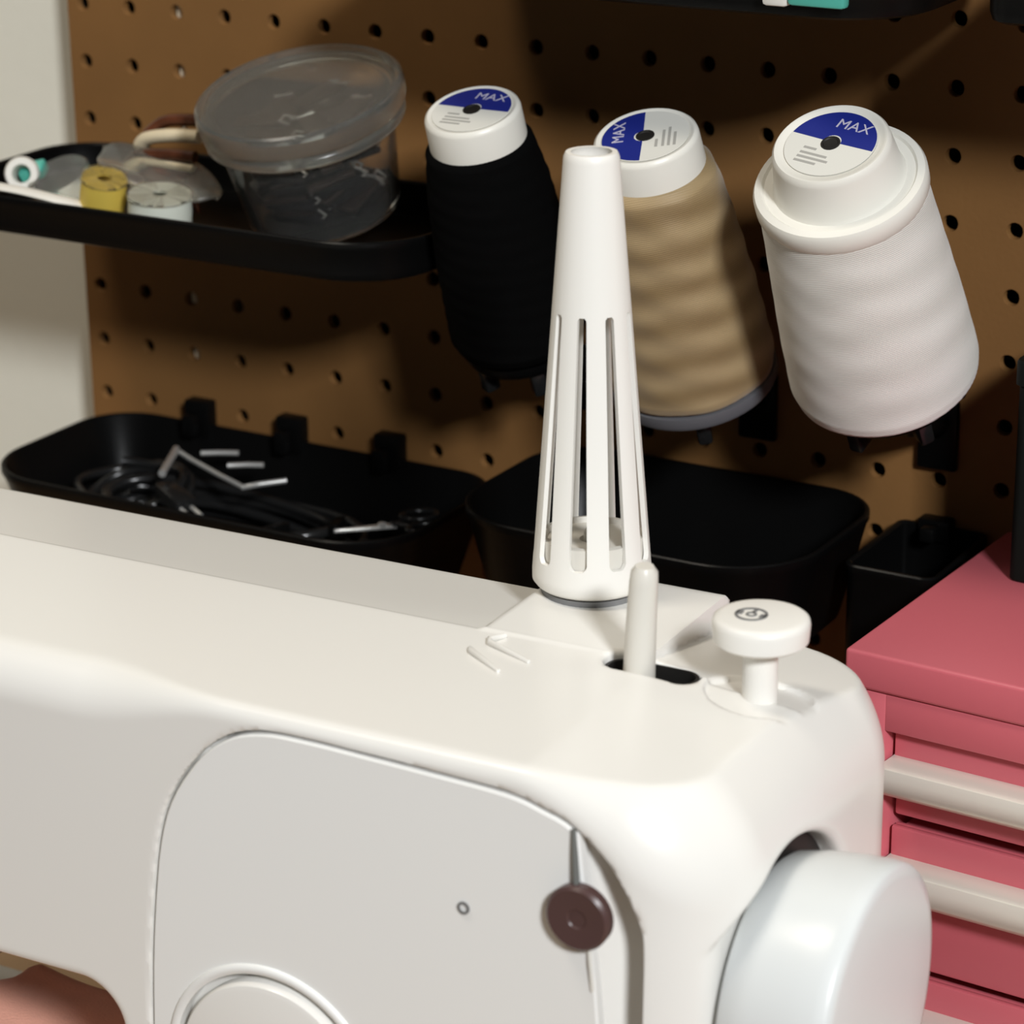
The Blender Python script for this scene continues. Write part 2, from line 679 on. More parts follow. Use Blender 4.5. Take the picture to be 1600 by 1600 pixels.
def front_panel():
    gap = 0.0011
    # right edge of the plate stops short of the pocket
    pts = []
    for (x, z) in PO:
        pts.append(Vector((x, z)))
    right = lambda z: 0.0880 + (0.0066) * min(1, max(0, (-0.1415 - z) / 0.06))
    n = len(pts)
    ins = []
    for i in range(n):
        a, b = pts[i - 1], pts[(i + 1) % n]
        if i == 0:
            a = pts[0] + Vector((0, -1))
        if i == n - 1:
            b = pts[-1] + Vector((0, -1))
        tdir = (b - a).normalized()
        nrm = Vector((tdir.y, -tdir.x))          # outline runs clockwise: this points inwards
        p = pts[i] + nrm * gap
        ins.append(p)
    out = []
    for p in ins:
        if p.x > right(p.y):
            continue
        out.append(p)
    zt = out[-1].y
    for k in range(0, 13):
        z = (zt - 0.001) + (-0.329 - zt) * k / 12
        out.append(Vector((right(z), z)))
    out[0] = Vector((out[0].x, -0.329))
    outer = [(p.x, p.y) for p in out]
    hole = [(DU + 0.0352 * math.cos(2 * PI * k / 64), DZ + 0.0352 * math.sin(2 * PI * k / 64)) for k in range(64)]
    bm = bmesh.new()

    def loop(c, v):
        vs_ = [bm.verts.new((x, v, z)) for x, z in c]
        return vs_, [bm.edges.new((vs_[k], vs_[(k + 1) % len(vs_)])) for k in range(len(vs_))]

    def shrink(c, d):
        q = [Vector(p) for p in c]
        cen = sum(q, Vector((0, 0))) / len(q)
        res = []
        for i in range(len(q)):
            tdir = (q[(i + 1) % len(q)] - q[i - 1]).normalized()
            nr = Vector((tdir.y, -tdir.x))
            if nr.dot(cen - q[i]) < 0:
                nr = -nr
            res.append(tuple(q[i] + nr * d))
        return res

    vo, eo = loop(shrink(outer, 0.0006), -0.0700)
    vh, eh = loop(hole, -0.0700)
    bmesh.ops.triangle_fill(bm, use_beauty=True, use_dissolve=False, edges=eo + eh)
    v1, _ = loop(outer, -0.0694)
    v2, _ = loop(outer, -0.0662)
    h1, _ = loop(hole, -0.0658)
    for A, B in ((vo, v1), (v1, v2), (vh, h1)):
        for k in range(len(A)):
            l = (k + 1) % len(A)
            bm.faces.new((A[k], A[l], B[l], B[k]))
    return bm_out(bm)


pn = link('front_panel', mz(front_panel()), 'panel_white', machine, 30)
rot_front = Matrix.Translation((DU, -0.070, DZ)) @ Matrix.Rotation(PI / 2, 4, 'X')     # z of a lathe points to the viewer
link('dial_rim', mz(xf(lathe([(0.0352, -0.001), (0.0352, 0.0006), (0.0360, 0.0012), (0.0374, 0.0012), (0.0382, 0.0006), (0.0384, 0.0)], 72), rot_front)), 'panel_white', machine, 50)
dl = link('stitch_dial', mz(xf(lathe([(0, -0.0035), (0.0325, -0.0035), (0.0325, 0.0012), (0.0318, 0.0022), (0.0300, 0.0026), (0, 0.0030)], 72), rot_front)), 'machine_white', machine, 40)
link('indicator_mark', mz(xf(lathe([(0.0012, 0), (0.0012, 0.0004), (0.0020, 0.0004), (0.0020, 0)], 20), Matrix.Translation((0.0513, -0.0701, -0.1756)) @ Matrix.Rotation(PI / 2, 4, 'X'))), 'mark_grey', machine, 0)
# lever with the brown round button at the right edge of the panel
link('lever_stem', mz(tube([(0.0868, -0.0700, -0.1425), (0.0876, -0.0708, -0.150), (0.0886, -0.0716, -0.162)], [0.0008, 0.0010, 0.0011], 8)), 'stem_grey', machine, 40)
link('lever_button', mz(xf(lathe([(0, -0.002), (0.0090, -0.002), (0.0098, -0.0012), (0.0099, 0.0020), (0.0090, 0.0030), (0.0030, 0.0026), (0.0026, 0.0022), (0, 0.0022)], 36),
                        Matrix.Translation((0.0897, -0.0715, -0.1680)) @ Matrix.Rotation(PI / 2, 4, 'X'))), 'brown_knob', machine, 40)
link('thread_tail', mz(tube([(0.0915, -0.0702, -0.1775), (0.0922, -0.0707, -0.183), (0.0926, -0.0700, -0.192)], 0.0006, 6)), 'white_nylon', machine, 40)

# handwheel on the right end
wm = Matrix.Translation((0.126, WV, WZ)) @ Matrix.Rotation(PI / 2, 4, 'Y')
hw = link('handwheel', mz(xf(lathe([(0, 0), (0.0400, 0), (0.0415, 0.002), (0.0432, 0.010), (0.0445, 0.022), (0.0448, 0.029), (0.0444, 0.0325), (0.0435, 0.0338),
                                   (0.0400, 0.0344), (0.0250, 0.0352), (0, 0.0356)], 96), wm)), 'wheel_white', machine, 50)
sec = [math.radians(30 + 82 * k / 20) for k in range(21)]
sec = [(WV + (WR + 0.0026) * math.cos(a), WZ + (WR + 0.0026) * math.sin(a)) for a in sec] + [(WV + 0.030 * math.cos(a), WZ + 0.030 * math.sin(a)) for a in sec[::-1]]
link('bay_shade', mz(loft([[(0.1236, y, z_) for y, z_ in sec], [(0.1252, y, z_) for y, z_ in sec]])), 'slot_black', machine, 30)  # black sector added as the shade in the gap above the wheel

# black insert added as the shade inside the slot, bobbin winder spindle, winding knob
lin = [(SLU1 + 0.0062 * math.cos(a), SLV + 0.0062 * math.sin(a)) for a in [(-0.5 + k / 12) * PI for k in range(13)]] + \
      [(SLU0 + 0.0062 * math.cos(a), SLV + 0.0062 * math.sin(a)) for a in [(0.5 + k / 12) * PI for k in range(13)]]
link('slot_shade', mz(loft([[(x, y, -0.1495) for x, y in lin], [(x, y, -0.1306) for x, y in lin], [(x * 0.0 + (SLU0 + SLU1) / 2 + (x - (SLU0 + SLU1) / 2) * 0.93, SLV + (y - SLV) * 0.88, -0.1306) for x, y in lin],
                              [((SLU0 + SLU1) / 2 + (x - (SLU0 + SLU1) / 2) * 0.93, SLV + (y - SLV) * 0.88, -0.1480) for x, y in lin]])), 'slot_black', machine, 30)
sp = [(0.0671, 0.0118, -0.146), (0.0672, 0.0117, -0.131), (0.0680, 0.0112, -0.115), (0.0690, 0.0108, -0.1005), (0.0693, 0.0107, -0.0968), (0.0694, 0.0106, -0.0950)]
link('bobbin_spindle', mz(tube(sp, [0.0050, 0.0050, 0.0047, 0.0044, 0.0041, 0.0028], 20)), 'milky', machine, 40)
kb = Matrix.Translation((KU, KV, 0))
link('knob_post', mz(xf(lathe([(0, -0.135), (0.0054, -0.135), (0.0052, -0.1120), (0, -0.1120)], 32), kb)), 'cone_white', machine, 40)
kn = link('winding_knob', mz(xf(lathe([(0, -0.1160), (0.0130, -0.1160), (0.0143, -0.1150), (0.0147, -0.1100), (0.0144, -0.1085), (0.0135, -0.1078), (0.0120, -0.1075), (0, -0.1075)], 56), Matrix.Translation((KU, KV, 0.0006)))), 'cone_white', machine, 45)
ic = Matrix.Translation((KU - 0.0028, KV - 0.001, -0.1069))
link('bobbin_symbol', mz(join(xf(lathe([(0.0041, 0), (0.0041, 0.0003), (0.0050, 0.0003), (0.0050, 0)], 32), ic),
                              xf(lathe([(0.0010, 0), (0.0010, 0.0003), (0.0017, 0.0003), (0.0017, 0)], 16), ic),
                              xf(box(-0.0005, 0.0005, 0.001, 0.0042, 0, 0.0003), ic),
                              xf(box(-0.0046, -0.0028, -0.0012, 0.0012, 0, 0.0003), ic),
                              xf(box(0.0028, 0.0046, -0.0012, 0.0012, 0, 0.0003), ic))), 'mark_grey', machine, 0)
# raised thread guides on the top cover and the plate under the cone
link('thread_guide', mz(tube([(0.0200, 0.0135, -0.1279), (0.0176, 0.0080, -0.1275), (0.0190, 0.0055, -0.1274), (0.0363, -0.0015, -0.1279)], [0.0009, 0.0011, 0.0011, 0.0007], 8)), 'machine_white', machine, 60)
link('thread_guide', mz(tube([(0.0150, 0.0000, -0.1279), (0.0172, -0.0030, -0.1274), (0.0315, -0.0120, -0.1279)], [0.0007, 0.0011, 0.0007], 8)), 'machine_white', machine, 60)
CU, CV = 0.0262, 0.0610
link('spool_seat', mz(xf(lathe([(0, -0.1285), (0.0165, -0.1285), (0.0165, -0.1262), (0, -0.1262)], 40), Matrix.Translation((CU, CV, 0)))), 'mark_grey', machine, 40)
link('spool_pin', mz(xf(lathe([(0, -0.1262), (0.0028, -0.1262), (0.0026, -0.108), (0.0014, -0.106), (0, -0.1055)], 16), Matrix.Translation((CU, CV, 0)))), 'milky', machine, 40)
# needle head, out of the picture to the left
link('needle_bar', mz(join(tube([(-0.235, -0.01, -0.30), (-0.235, -0.01, -0.322)], 0.0035, 12), tube([(-0.235, -0.01, -0.322), (-0.235, -0.01, -0.342)], [0.0009, 0.0003], 8))), 'steel', machine)
link('presser_foot', mz(join(tube([(-0.235, 0.004, -0.295), (-0.235, 0.004, -0.336)], 0.003, 12), box(-0.243, -0.227, -0.022, 0.010, -0.3425, -0.3400, 0.0006))), 'steel', machine)


# ------------------------------------------------------------------ coral fabric lying on the machine bed
def cloth():
    V, F = [], []
    nx, ny = 40, 30
    for layer in (0, 1):
        for i in range(nx + 1):
            for j in range(ny + 1):
                s, q = i / nx, j / ny
                u = -0.203 + 0.128 * s
                v = -0.062 + 0.112 * q - 0.020 * s
                h = 0.044 * min(1, (min(q, 1 - q) * 5.5)) ** 0.45 * min(1, min(s, 1 - s) * 9) ** 0.5
                h *= 1 + 0.06 * math.sin(7 * s + 4 * q) + 0.05 * math.sin(15 * q - 3 * s)
                V.append((u, v, -0.3440 + (h + 0.0004 if layer else 0)))
    n1 = (nx + 1) * (ny + 1)
    g = lambda l, i, j: l * n1 + i * (ny + 1) + j
    for l in (0, 1):
        for i in range(nx):
            for j in range(ny):
                F.append((g(l, i, j), g(l, i + 1, j), g(l, i + 1, j + 1), g(l, i, j + 1)))
    for i in range(nx):
        for j in (0, ny):
            F.append((g(0, i, j), g(0, i + 1, j), g(1, i + 1, j), g(1, i, j)))
    for j in range(ny):
        for i in (0, nx):
            F.append((g(0, i, j), g(0, i, j + 1), g(1, i, j + 1), g(1, i, j)))
    return V, F


Mm = Matrix.Translation((M0.x, M0.y, 0)) @ Matrix.Rotation(math.radians(2), 4, 'Z')
single('folded_fabric', xf(cloth(), Mm), 'coral_fabric', 'coral pink folded fabric under the arm of the sewing machine', 'fabric', None, 60)


# ------------------------------------------------------------------ white slotted cone on the spool pin
def cone():
    H, rb, rt_, th = 0.1415, 0.0197, 0.0086, 0.0016
    nsl, sub = 9, 12
    na = nsl * sub
    zs = sorted(set([0, 0.0006, 0.002, 0.005, 0.0085] + [0.0085 + 0.0035 * k / 5 for k in range(6)] + [0.012 + 0.0775 * k / 14 for k in range(15)] + [0.0895 + 0.003 * k / 4 for k in range(5)] + [0.0925 + 0.0465 * k / 8 for k in range(9)] + [0.140, 0.141, H]))
    nz = len(zs)

    def rad(z):
        r = rb + (rt_ - rb) * (z / H)
        if z < 0.003:
            r -= 0.0022 * (1 - z / 0.003) ** 2
        if z > 0.1395:
            r -= 0.0006 * ((z - 0.1395) / 0.002) ** 2
        return r

    def half(z):
        """half angle of a slot at height z (rounded ends); 0 = no slot"""
        if z < 0.0095 or z > 0.0920:
            return 0
        h = math.radians(9.2 - 2.6 * (z - 0.0095) / 0.079)
        w_ = h * rad(z)
        e = min(z - 0.0095, 0.0920 - z)
        if e < w_:
            return h * math.sqrt(max(0, 1 - (1 - e / w_) ** 2))
        return h
    off = math.radians(-90 - 25)
    V, F = [], []
    pitch = 2 * PI / nsl
    # angular parameter: 4 columns over the slot, the rest over the rib
    def ang(k, z):
        s, m_ = divmod(k, sub)
        h = max(half(z), math.radians(2.5))
        if m_ <= 4:
            a = -h + 2 * h * m_ / 4
        else:
            a = h + (pitch - 2 * h) * (m_ - 4) / (sub - 4)
        return off + s * pitch + a
    for z in zs:
        for sh in (0, 1):
            for k in range(na):
                r = rad(z) - (th if sh else 0)
                a = ang(k, z)
                V.append((r * math.cos(a), r * math.sin(a), z))
    gi = lambda i, sh, k: (i * 2 + sh) * na + (k % na)
    op = lambda i, k: 0 <= i < nz - 1 and (k % na) % sub < 4 and half(zs[i]) > 0.01 and half(zs[i + 1]) > 0.01
    for i in range(nz - 1):
        for k in range(na):
            if op(i, k):
                continue
            F.append((gi(i, 0, k), gi(i, 0, k + 1), gi(i + 1, 0, k + 1), gi(i + 1, 0, k)))
            F.append((gi(i, 1, k + 1), gi(i, 1, k), gi(i + 1, 1, k), gi(i + 1, 1, k + 1)))
            if op(i, k - 1):
                F.append((gi(i, 0, k), gi(i + 1, 0, k), gi(i + 1, 1, k), gi(i, 1, k)))
            if op(i, k + 1):
                F.append((gi(i, 1, k + 1), gi(i + 1, 1, k + 1), gi(i + 1, 0, k + 1), gi(i, 0, k + 1)))
            if op(i - 1, k):
                F.append((gi(i, 0, k), gi(i, 1, k), gi(i, 1, k + 1), gi(i, 0, k + 1)))
            if op(i + 1, k):
                F.append((gi(i + 1, 0, k), gi(i + 1, 0, k + 1), gi(i + 1, 1, k + 1), gi(i + 1, 1, k)))
    for k in range(na):
        F.append((gi(0, 0, k), gi(0, 1, k), gi(0, 1, k + 1), gi(0, 0, k + 1)))
        F.append((gi(nz - 1, 0, k), gi(nz - 1, 0, k + 1), gi(nz - 1, 1, k + 1), gi(nz - 1, 1, k)))
    return V, F


cpos = Mm @ Vector((CU, CV, -0.1252))
cn = thing('thread_cone_holder', 'tall white plastic cone with long slots standing on the sewing machine', 'thread cone', cpos)
link('shell', cone(), 'cone_white', cn, 40)
link('inner_cup', lathe([(0, 0.0012), (0.0165, 0.0012), (0.0172, 0.002), (0.0168, 0.0165), (0.0150, 0.0168), (0.0145, 0.0150), (0.0040, 0.0148), (0.0036, 0.0010)], 40), 'milky', cn, 40)


# ------------------------------------------------------------------ black trays on the pegboard
def tray_mesh(x0, x1, y0, y1, zr, h, r, taper=0.0, wall=0.002, lip=0.0012):
    """open tray: y0 = front, y1 = back; rim height zr, depth h"""
    def ring(d, z, back=0.0):
        rr = [max(0.002, r - d)] * 2 + [max(0.002, r * 0.75 - d)] * 2
        return [(x, y, z) for x, y in rrect(x0 + d, x1 - d, y0 + d, y1 - min(d, back if back else d), rr, 10)]
    b = taper
    rings = [ring(b + 0.004, zr - h), ring(b + 0.001, zr - h + 0.0012), ring(b, zr - h + 0.004), ring(0.0008, zr - 0.004), ring(0, zr - 0.003), ring(0, zr - 0.0006), ring(0.0006, zr),
             ring(wall - 0.0003, zr), ring(wall + 0.0006, zr - 0.0008), ring(wall + b, zr - h + 0.006), ring(wall + b + 0.002, zr - h + 0.0026), ring(wall + b + 0.006, zr - h + 0.002)]
    return loft(rings)


def tray(label, x0, x1, y0, zr, h, taper, lugs, r=0.034, lug_h=0.011, name='tray'):
    c = Vector(((x0 + x1) / 2, y0 / 2, zr - h))
    t = thing('pegboard_tray', label, 'tray', c, group='black trays hung on the pegboard')
    link('bin', move(tray_mesh(x0, x1, y0, -0.0035, zr, h, r, taper), -c), 'black_plastic', t, 40)
    for x in lugs:
        hx = round(x / 0.0254) * 0.0254
        hz = round((zr + lug_h * 0.4) / 0.0254) * 0.0254
        m = join(box(x - 0.0065, x + 0.0065, -0.0082, -0.0006, zr - 0.006, zr + lug_h, 0.0012),
                 box(x - 0.0030, x + 0.0030, -0.0150, -0.0076, zr - 0.004, zr + lug_h * 0.55, 0.0010),
                 tube([(hx, -0.004, hz), (hx, 0.0075, hz), (hx, 0.0105, hz + 0.003)], 0.0023, 10))
        link('hook', move(m, -c), 'black_plastic', t, 40)
    return t


T1Z, T2Z, T3Z = -0.0594, -0.1826, -0.1613
tray('shallow black tray holding the clear tub and bobbins', -0.006, 0.226, -0.106, T1Z, 0.0165, 0.001, (), lug_h=0.002)
tray('black tray full of cables and metal hooks behind the sewing machine', 0.006, 0.217, -0.104, T2Z, 0.040, 0.012, (0.0562, 0.1060, 0.1572))
tray('empty looking black tray below the beige and white thread spools', 0.240, 0.389, -0.104, T3Z, 0.045, 0.010, (), lug_h=0.002, r=0.036)
tray('narrow black bin squeezed between a tray and the pink chest', 0.3925, 0.4300, -0.060, -0.1690, 0.060, 0.001, (0.4080,), r=0.006, lug_h=0.003)
tray('black tray at the top edge holding a teal item', 0.205, 0.430, -0.112, 0.0578, 0.0165, 0.001, (), lug_h=0.002)
tray('black tray at the upper right corner of the pegboard', 0.4535, 0.690, -0.105, 0.0625, 0.0190, 0.001, (), lug_h=0.002, r=0.010)

# the teal and white clip on the front of the top tray
it = thing('tray_clip', 'teal and white plastic clip on the front of the top black tray', 'clip', (0.3960, -0.1135, 0.0462))
link('jaw', box(-0.0040, 0.0165, -0.0045, 0.0008, 0.0008, 0.0200, 0.0014), 'teal', it)
link('tab', box(-0.0135, -0.0042, -0.0040, 0.0008, 0.0000, 0.0190, 0.0014), 'white_nylon', it)
link('bridge', box(-0.0130, 0.0160, -0.0040, 0.0120, 0.0125, 0.0150, 0.0008), 'teal', it)

# ------------------------------------------------------------------ thread spools on tilted pegs
def text_mesh(body_, size):
    cu = bpy.data.curves.new('lettering', 'FONT')
    cu.body = body_
    cu.size = size
    cu.align_x = 'CENTER'
    cu.align_y = 'CENTER'
    cu.extrude = 0.00006
    o = bpy.data.objects.new('lettering_source', cu)
    COL.objects.link(o)
    dg = bpy.context.evaluated_depsgraph_get()
    dg.update()
    me_ = bpy.data.meshes.new_from_object(o.evaluated_get(dg))
    bpy.data.objects.remove(o)
    V = [tuple(v.co) for v in me_.vertices]
    F = [tuple(p.vertices) for p in me_.polygons]
    bpy.data.meshes.remove(me_)
    return V, F


def spool(label, base, tilt, L, prof, cap, mat_thread, lab_r, spin, wob=None, seg=96, name='thread_spool'):
    n = Vector((0, -math.sin(tilt), math.cos(tilt)))
    root = thing(name, label, 'thread spool', base, group='thread spools on pegs')
    root.rotation_euler = axis_matrix((0, 0, 0), n).to_euler()
    # fine rings so that the winding shows as relief
    P = []
    for (a, b) in zip(prof, prof[1:]):
        m_ = max(1, int(abs(b[1] - a[1]) / 0.0008))
        for k in range(m_):
            P.append((a[0] + (b[0] - a[0]) * k / m_, a[1] + (b[1] - a[1]) * k / m_))
    P.append(prof[-1])
    link('thread', lathe([(0.008, P[0][1])] + P + [(0.008, P[-1][1])], seg, wob), mat_thread, root, 60)
    link('core', lathe(cap, 64), 'cap_white', root, 40)
    z = L - 0.0004
    lm = Matrix.Translation((0, 0, z)) @ Matrix.Rotation(spin, 4, 'Z')
    lb = link('label', xf(lathe([(0.0032, 0), (lab_r, 0), (lab_r, 0.0003), (0.0032, 0.0003)], 56), lm), 'label_white', root, 30)
    half = [(lab_r * 0.985 * math.cos(a), lab_r * 0.985 * math.sin(a)) for a in [(0.02 + 0.96 * k / 32) * PI for k in range(33)]] + [(0.0033 * math.cos(a), 0.0008 + 0.0033 * math.sin(a)) for a in [PI * (1 - k / 12) for k in range(13)]]
    bl = loft([[(x, y, 0.0003) for x, y in half], [(x, y, 0.00042) for x, y in half]])
    link('label_band', xf(bl, lm), 'label_blue', lb, 0)
    link('lettering', xf(move(text_mesh('MAX', 0.0062), (0.0035, lab_r * 0.60, 0.0005)), lm), 'label_text', lb, 0)
    lines = []
    for k, (wd, y) in enumerate(((0.0050, -0.0046), (0.0105, -0.0072), (0.0120, -0.0094), (0.0085, -0.0116))):
        lines.append(box(-0.0080, -0.0080 + wd, y * lab_r / 0.017 - 0.0005, y * lab_r / 0.017 + 0.0005, 0.0003, 0.0004))
    link('small_print', xf(join(*lines), lm), 'print_grey', lb, 0)
    link('centre_hole', xf(lathe([(0, -0.003), (0.0034, -0.003), (0.0034, 0.0006), (0.0028, 0.0006), (0.0024, 0.0003), (0, 0.0002)], 20), Matrix.Translation((0, 0, z))), 'slot_black', root, 30)
    return root


def holder(label, base, tilt, r, teeth):
    """black peg: plate under the spool, pin through it, arm back to the board"""
    n = Vector((0, -math.sin(tilt), math.cos(tilt)))
    root = thing('spool_peg', label, 'peg', base, group='black spool pegs on the pegboard')
    q = axis_matrix((0, 0, 0), n)
    link('plate', xf(lathe([(0, -0.0095), (r * 0.55, -0.0095), (r * 0.80, -0.0080), (r * 0.95, -0.0055), (r, -0.0030), (r, -0.0008), (r * 0.9, -0.0006), (0, -0.0006)], 48), q), 'black_plastic', root, 40)
    link('pin', xf(lathe([(0, -0.004), (0.0028, -0.004), (0.0026, 0.085), (0.0012, 0.088), (0, 0.0885)], 16), q), 'black_plastic', root, 40)
    for k in range(teeth):
        a = 2 * PI * (k + 0.35) / teeth
        fm = q @ Matrix.Rotation(a, 4, 'Z')
        link('rib', xf(box(r * 0.62, r * 0.90, -0.0028, 0.0028, -0.0165, -0.0060, 0.0012), fm), 'black_gloss', root, 40)
    bz = Vector(base)
    zb = round((bz.z - 0.020) / 0.0254) * 0.0254 - bz.z
    xb = round(bz.x / 0.0254) * 0.0254 - bz.x
    p0 = q @ Vector((0, 0, -0.007))
    link('arm', join(tube([p0, (p0.x * 0.5 + xb * 0.5, -bz.y * 0.45, zb * 0.7 - 0.004), (xb, -bz.y - 0.006, zb - 0.001), (xb, -bz.y + 0.008, zb)], [0.006, 0.0055, 0.005, 0.0026], 14),
                     box(xb - 0.008, xb + 0.008, -bz.y - 0.0042, -bz.y - 0.0004, zb - 0.020, zb + 0.008, 0.0012)), 'black_plastic', root, 40)
    return root


def wind(amp, k, turns):
    def f_(a, z, r):
        if r < 0.012:
            return 0
        return amp * (math.sin(k * z * 1000 + turns * a) + 0.5 * math.sin(k * 0.77 * z * 1000 - (turns + 1) * a))
    return f_


def cap_prof(r0, z0, r1, z1):
    return [(0, z0), (r0, z0), (r0, z0 + 0.002), (r1, z1 - 0.0022), (r1 - 0.0004, z1 - 0.0008), (r1 - 0.0014, z1), (r1 - 0.0024, z1 - 0.0001), (r1 - 0.0030, z1 - 0.0006), (0, z1 - 0.0006)]


BB, BE, WB = (0.2500, -0.0500, -0.1030), (0.3250, -0.0500, -0.1068), (0.4035, -0.0500, -0.0955)
tb, te, tw = math.radians(20), math.radians(22), math.radians(30)
spool('cone of black thread with blue and white label, next to the clear tub', BB, tb, 0.102,
      [(0.0200, 0.0000), (0.0255, 0.0015), (0.0275, 0.0060), (0.0262, 0.0400), (0.0235, 0.0700), (0.0205, 0.0870), (0.0180, 0.0895)],
      cap_prof(0.0185, 0.0850, 0.0183, 0.1020), 'black_thread', 0.0152, 0.0, wind(0.0001, 0.9, 3))
spool('cone of beige thread half hidden by the white slotted cone', BE, te, 0.106,
      [(0.0290, 0.0020), (0.0315, 0.0030), (0.0322, 0.0060), (0.0300, 0.0350), (0.0262, 0.0700), (0.0228, 0.0900), (0.0200, 0.0930)],
      cap_prof(0.0200, 0.0880, 0.0192, 0.1060), 'beige_thread', 0.0160, math.radians(112), wind(0.00020, 0.42, 7))
spool('large cone of white thread, the rightmost spool', WB, tw, 0.110,
      [(0.0310, 0.0000), (0.0340, 0.0012), (0.0347, 0.0050), (0.0335, 0.0300), (0.0312, 0.0600), (0.0292, 0.0860)],
      [(0.0, 0.080), (0.0292, 0.0860), (0.0302, 0.0880), (0.0302, 0.0925), (0.0294, 0.0940), (0.0270, 0.0945), (0.0262, 0.0936), (0.0232, 0.0936), (0.0224, 0.0950),
       (0.0206, 0.1072), (0.0203, 0.1088), (0.0194, 0.1100), (0.0182, 0.1099), (0.0176, 0.1094), (0, 0.1094)], 'white_thread', 0.0160, math.radians(-10), wind(0.00005, 0.45, 6))
# plastic lip seen under the beige thread
n_e = Vector((0, -math.sin(te), math.cos(te)))
holder('black peg carrying the black thread cone', BB, tb, 0.0235, 5)
hb = holder('black peg with grey rim under the beige thread cone', BE, te, 0.0285, 4)
link('rim', xf(lathe([(0.026, -0.0040), (0.0318, -0.0036), (0.0326, -0.0020), (0.0322, 0.0018), (0.0300, 0.0020), (0.026, 0.0010)], 64), axis_matrix((0, 0, 0), n_e)), 'grey_plastic', hb, 40)
holder('black ribbed peg under the white thread cone', WB, tw, 0.0300, 6)


# ------------------------------------------------------------------ clear tub with dark clips
jn = Vector((-0.015, -0.30, 1)).normalized()
lid_top = Vector((0.1580, -0.0650, -0.0120))
jb = lid_top - jn * 0.0540
JM = axis_matrix((0, 0, 0), jn)
tub = thing('plastic_tub', 'round clear plastic tub of dark clips with frosted lid, tilted in the shallow tray', 'tub', jb)
tub.rotation_euler = JM.to_euler()
link('bowl', lathe([(0, 0), (0.0285, 0), (0.0302, 0.0008), (0.0312, 0.0030), (0.0362, 0.0410), (0.0372, 0.0415), (0.0372, 0.0428), (0.0354, 0.0428), (0.0350, 0.0412), (0.0301, 0.0036), (0.0290, 0.0020), (0, 0.0016)], 80), 'clear_plastic', tub, 40)
link('lid', lathe([(0.0374, 0.0385), (0.0396, 0.0385), (0.0404, 0.0392), (0.0406, 0.0420), (0.0398, 0.0430), (0.0398, 0.0440), (0.0412, 0.0446), (0.0418, 0.0460), (0.0420, 0.0515), (0.0416, 0.0532), (0.0404, 0.0540),
                   (0.0388, 0.0538), (0.0378, 0.0526), (0, 0.0522), ][::1] + [(0, 0.0510), (0.0384, 0.0512), (0.0396, 0.0500), (0.0394, 0.0450), (0.0386, 0.0444), (0.0384, 0.0400), (0.0374, 0.0385)], 80), 'frosted_plastic', tub, 40)


def clip_proto():
    t = thing('sewing_clip', 'dark glossy sewing clip inside the clear tub', 'clip', (0, 0, 0), group='dark clips in the clear tub')
    a = [(-0.011, -0.0050, 0), (0.011, -0.0050, 0), (0.011, 0.0050, 0), (-0.011, 0.0050, 0)]
    b = [(-0.011, -0.0050, 0.0045), (0.002, -0.0050, 0.0075), (0.002, 0.0050, 0.0075), (-0.011, 0.0050, 0.0045)]
    link('jaw', box(-0.011, 0.011, -0.0050, 0.0050, 0, 0.0026, 0.0008), 'clip_black', t, 40)
    link('grip', xf(box(-0.012, 0.008, -0.0050, 0.0050, 0.0030, 0.0058, 0.0010), Matrix.Rotation(math.radians(-7), 4, 'Y')), 'clip_brown', t, 40)
    link('spring', tube([(0.0085, -0.0030, 0.0008), (0.0120, -0.0030, 0.0040), (0.0080, -0.0030, 0.0072), (0.0080, 0.0030, 0.0072), (0.0120, 0.0030, 0.0040), (0.0085, 0.0030, 0.0008)], 0.0007, 6), 'steel', t, 60)
    return t


cp = clip_proto()
JW = Matrix.Translation(jb) @ JM
spots = [(0.012, 0.010, 0.0040, 0.3), (-0.012, 0.010, 0.0040, 1.9), (0.0, -0.014, 0.0040, 0.1), (0.015, -0.006, 0.0115, 1.4), (-0.015, -0.006, 0.0115, 1.0), (0.0, 0.008, 0.0125, 2.7),
         (0.004, -0.016, 0.0190, 0.5), (-0.013, 0.006, 0.0200, 2.2), (0.014, 0.008, 0.0200, 0.9), (0.012, -0.010, 0.0275, 2.5), (-0.011, -0.012, 0.0270, 0.2), (0.0, 0.014, 0.0285, 1.2),
         (0.019, 0.001, 0.0050, 1.5), (-0.019, -0.002, 0.0045, 1.6), (0.001, -0.019, 0.0120, 0.2), (-0.018, 0.004, 0.0145, 1.4), (0.018, -0.012, 0.0200, 0.8), (-0.016, -0.014, 0.0200, 2.4), (0.001, -0.021, 0.0265, 0.1), (0.020, 0.004, 0.0280, 1.6)]
for i, (x, y, z, a) in enumerate(spots):
    c = cp if i == 0 else copy_tree(cp)
    mm = JW @ Matrix.Translation((x, y, z)) @ Matrix.Rotation(a, 4, 'Z') @ Matrix.Rotation(random.uniform(-0.22, 0.22), 4, 'X')
    c.location = mm.translation
    c.rotation_euler = mm.to_euler()


